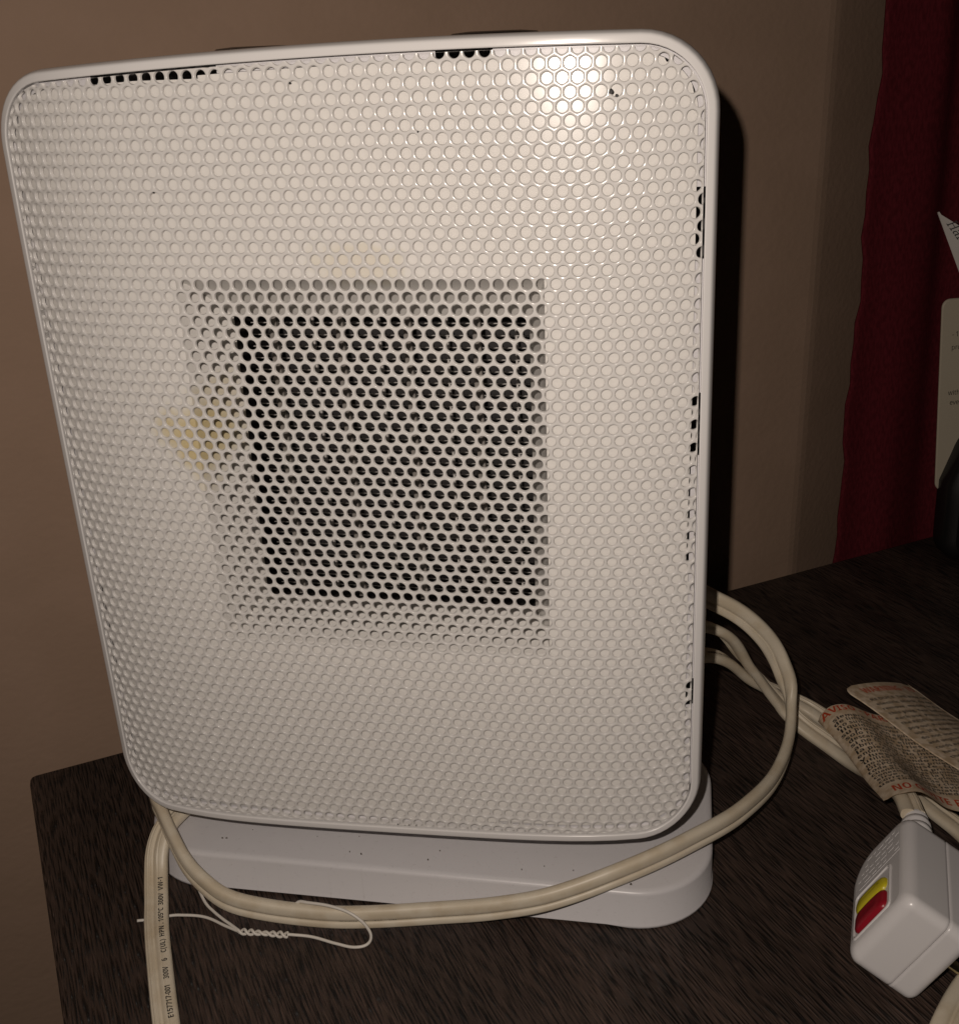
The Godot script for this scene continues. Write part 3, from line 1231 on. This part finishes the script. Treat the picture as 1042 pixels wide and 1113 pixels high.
# ---------------------------------------------------------------- twist tie
func build_tie() -> void:
	var t := thing("twist_tie", "thin white wire twist tie lying in front of the base", "twist tie")
	var prof := circle(0.00068, 8)
	var a := [Vector3(-0.1165, 0.0016, 0.0235), Vector3(-0.1137, 0.0008, 0.0218), Vector3(-0.1085, 0.0008, 0.0200), Vector3(-0.1040, 0.0008, 0.0180), Vector3(-0.0992, 0.0009, 0.0169), Vector3(-0.0873, 0.0009, 0.0165), Vector3(-0.0750, 0.0012, 0.0210), Vector3(-0.0680, 0.0020, 0.0240)]
	obj("wire", sweep(frames_of(a, 0.0012, [0, 0]), prof), M.tie, t)
	for k in 2:
		var coil := []
		for i in 49:
			var u := i / 48.0
			var c := Vector3(-0.0680, 0.0020, 0.0240).lerp(Vector3(-0.0455, 0.0020, 0.0232), u)
			var an := u * TAU * 3.4 + PI * k
			coil.append(c + Vector3(0.0, cos(an), sin(an)) * 0.00085 * (1.0 + 0.25 * sin(u * 9.0)))
		obj("wire_twist", sweep(frames_of(coil, 0.0008, [0, 0]), prof), M.tie, t)
	var lp := [Vector3(-0.0455, 0.0022, 0.0230), Vector3(-0.0349, 0.0014, 0.0222), Vector3(-0.0228, 0.0009, 0.0242), Vector3(-0.0138, 0.0009, 0.0250), Vector3(-0.0085, 0.0020, 0.0226), Vector3(-0.0085, 0.0070, 0.0210), Vector3(-0.0150, 0.0135, 0.0198), Vector3(-0.025, 0.0158, 0.0182), Vector3(-0.0375, 0.0152, 0.0165), Vector3(-0.0420, 0.0140, 0.0155), Vector3(-0.0445, 0.0105, 0.0165)]
	obj("wire", sweep(frames_of(lp, 0.0012, [0, 0]), prof), M.tie, t)
	var en := [Vector3(-0.0945, 0.0040, 0.0040), Vector3(-0.0890, 0.0026, 0.0100), Vector3(-0.0835, 0.0020, 0.0140), Vector3(-0.0775, 0.0018, 0.0178), Vector3(-0.0728, 0.0018, 0.0205), Vector3(-0.0680, 0.0020, 0.0235)]
	obj("wire", sweep(frames_of(en, 0.0012, [0, 0]), prof), M.tie, t)

# ---------------------------------------------------------------- things at the far right edge
func build_package() -> void:
	var t := thing("carded_package", "cream card package with a black case standing at the right edge", "package")
	var dir := Vector3(0.94, 0, -0.34).normalized()
	var nrm := Vector3(0.34, 0, 0.94).normalized()
	var o := Vector3(0.3035, 0.0, -0.4060)
	var st := begin()
	var rings := []
	for k in [[0.0006, -0.0008], [0.0, -0.0002], [0.0, 0.0006], [0.0006, 0.0012]]:
		var r := PackedVector3Array()
		for v in rrect(-0.0055 + k[0], 0.085 - k[0], 0.050 + k[0], 0.1870 - k[0], 0.006, 6, 3):
			var lean := -0.06 * v.y
			r.append(o + dir * (v.x - (v.y - 0.06) * 0.055) + Vector3(0, v.y, 0) + nrm * (k[1] + lean))
		rings.append(r)
	loft(st, rings)
	var card := obj("card", st, mat(lin(0.50, 0.44, 0.34), 0.6), t)
	st = begin()
	var marks := func(words: String, u: float, v: float, h: float) -> void:
		for q in letters(words, h):
			var x: float = u + q.x
			var y: float = v + q.y
			st.add_vertex(o + dir * (x - (y - 0.06) * 0.055) + Vector3(0, y, 0) + nrm * (0.0015 - 0.06 * y))
	marks.call("- 12 hours", 0.0022, 0.160, 0.0034)
	marks.call("protect", 0.0020, 0.151, 0.0034)
	marks.call("with care", 0.0010, 0.119, 0.0034)
	marks.call("every day", 0.0024, 0.112, 0.0034)
	obj("printing", st, M.ink, card)
	st = begin()
	rings = []
	for k in [[0.004, -0.006], [0.0012, -0.0035], [0.0, 0.0], [0.0, 0.010], [0.002, 0.014], [0.007, 0.017]]:
		var r := PackedVector3Array()
		for v in rrect(-0.0030 + k[0], 0.080 - k[0], 0.0 + k[0] * 0.4, 0.0960 - k[0], 0.016, 8, 3):
			var s2 := 0.010 if v.y > 0.06 else 0.0
			r.append(o + dir * (v.x + s2 * smoothstep(0.05, 0.09, v.y)) + Vector3(0, v.y, 0) + nrm * (k[1] + 0.0015 - 0.06 * v.y))
		rings.append(r)
	loft(st, rings)
	obj("case", st, M.black, t)
	# the pointed tag that leans behind the package
	t = thing("paper_tag", "pointed white paper tag with dark handwriting above the card package", "tag")
	st = begin()
	var tip := Vector3(0.2790, 0.2440, -0.4130)
	var e1 := Vector3(0.0262, -0.0155, 0.003)
	var e2 := Vector3(0.0262, -0.0560, 0.003)
	var outl := [tip + e2 * 0.07, tip + e2 * 0.03, tip + Vector3(-0.0002, 0.0002, 0), tip + Vector3(0.0008, 0.0006, 0), tip + e1 * 0.08, tip + e1 * 1.0, tip + e1 * 1.9, tip + Vector3(0.095, -0.2437, 0.012), tip + Vector3(0.070, -0.2437, 0.012), tip + e2 * 0.9]
	var ra := PackedVector3Array()
	var rb := PackedVector3Array()
	for v in outl:
		ra.append(v)
		rb.append(v + Vector3(-0.0002, 0, -0.0008))
	loft(st, [ra, rb], true, true, false)
	var tg := obj("card", st, mat(lin(0.55, 0.52, 0.48), 0.6), t)
	st = begin()
	var dirx := Vector3(0.62, -0.78, 0.02).normalized()
	var diry := Vector3(0.78, 0.62, 0.03).normalized()
	for q in letters("Harmony", 0.0060, false, true):
		var sl := q.x + q.y * 0.3
		st.add_vertex(tip + dirx * (0.008 + sl) + diry * (q.y - 0.0020) + Vector3(0, 0, 0.0012 + 0.05 * sl))
	obj("handwriting", st, M.ink, tg)
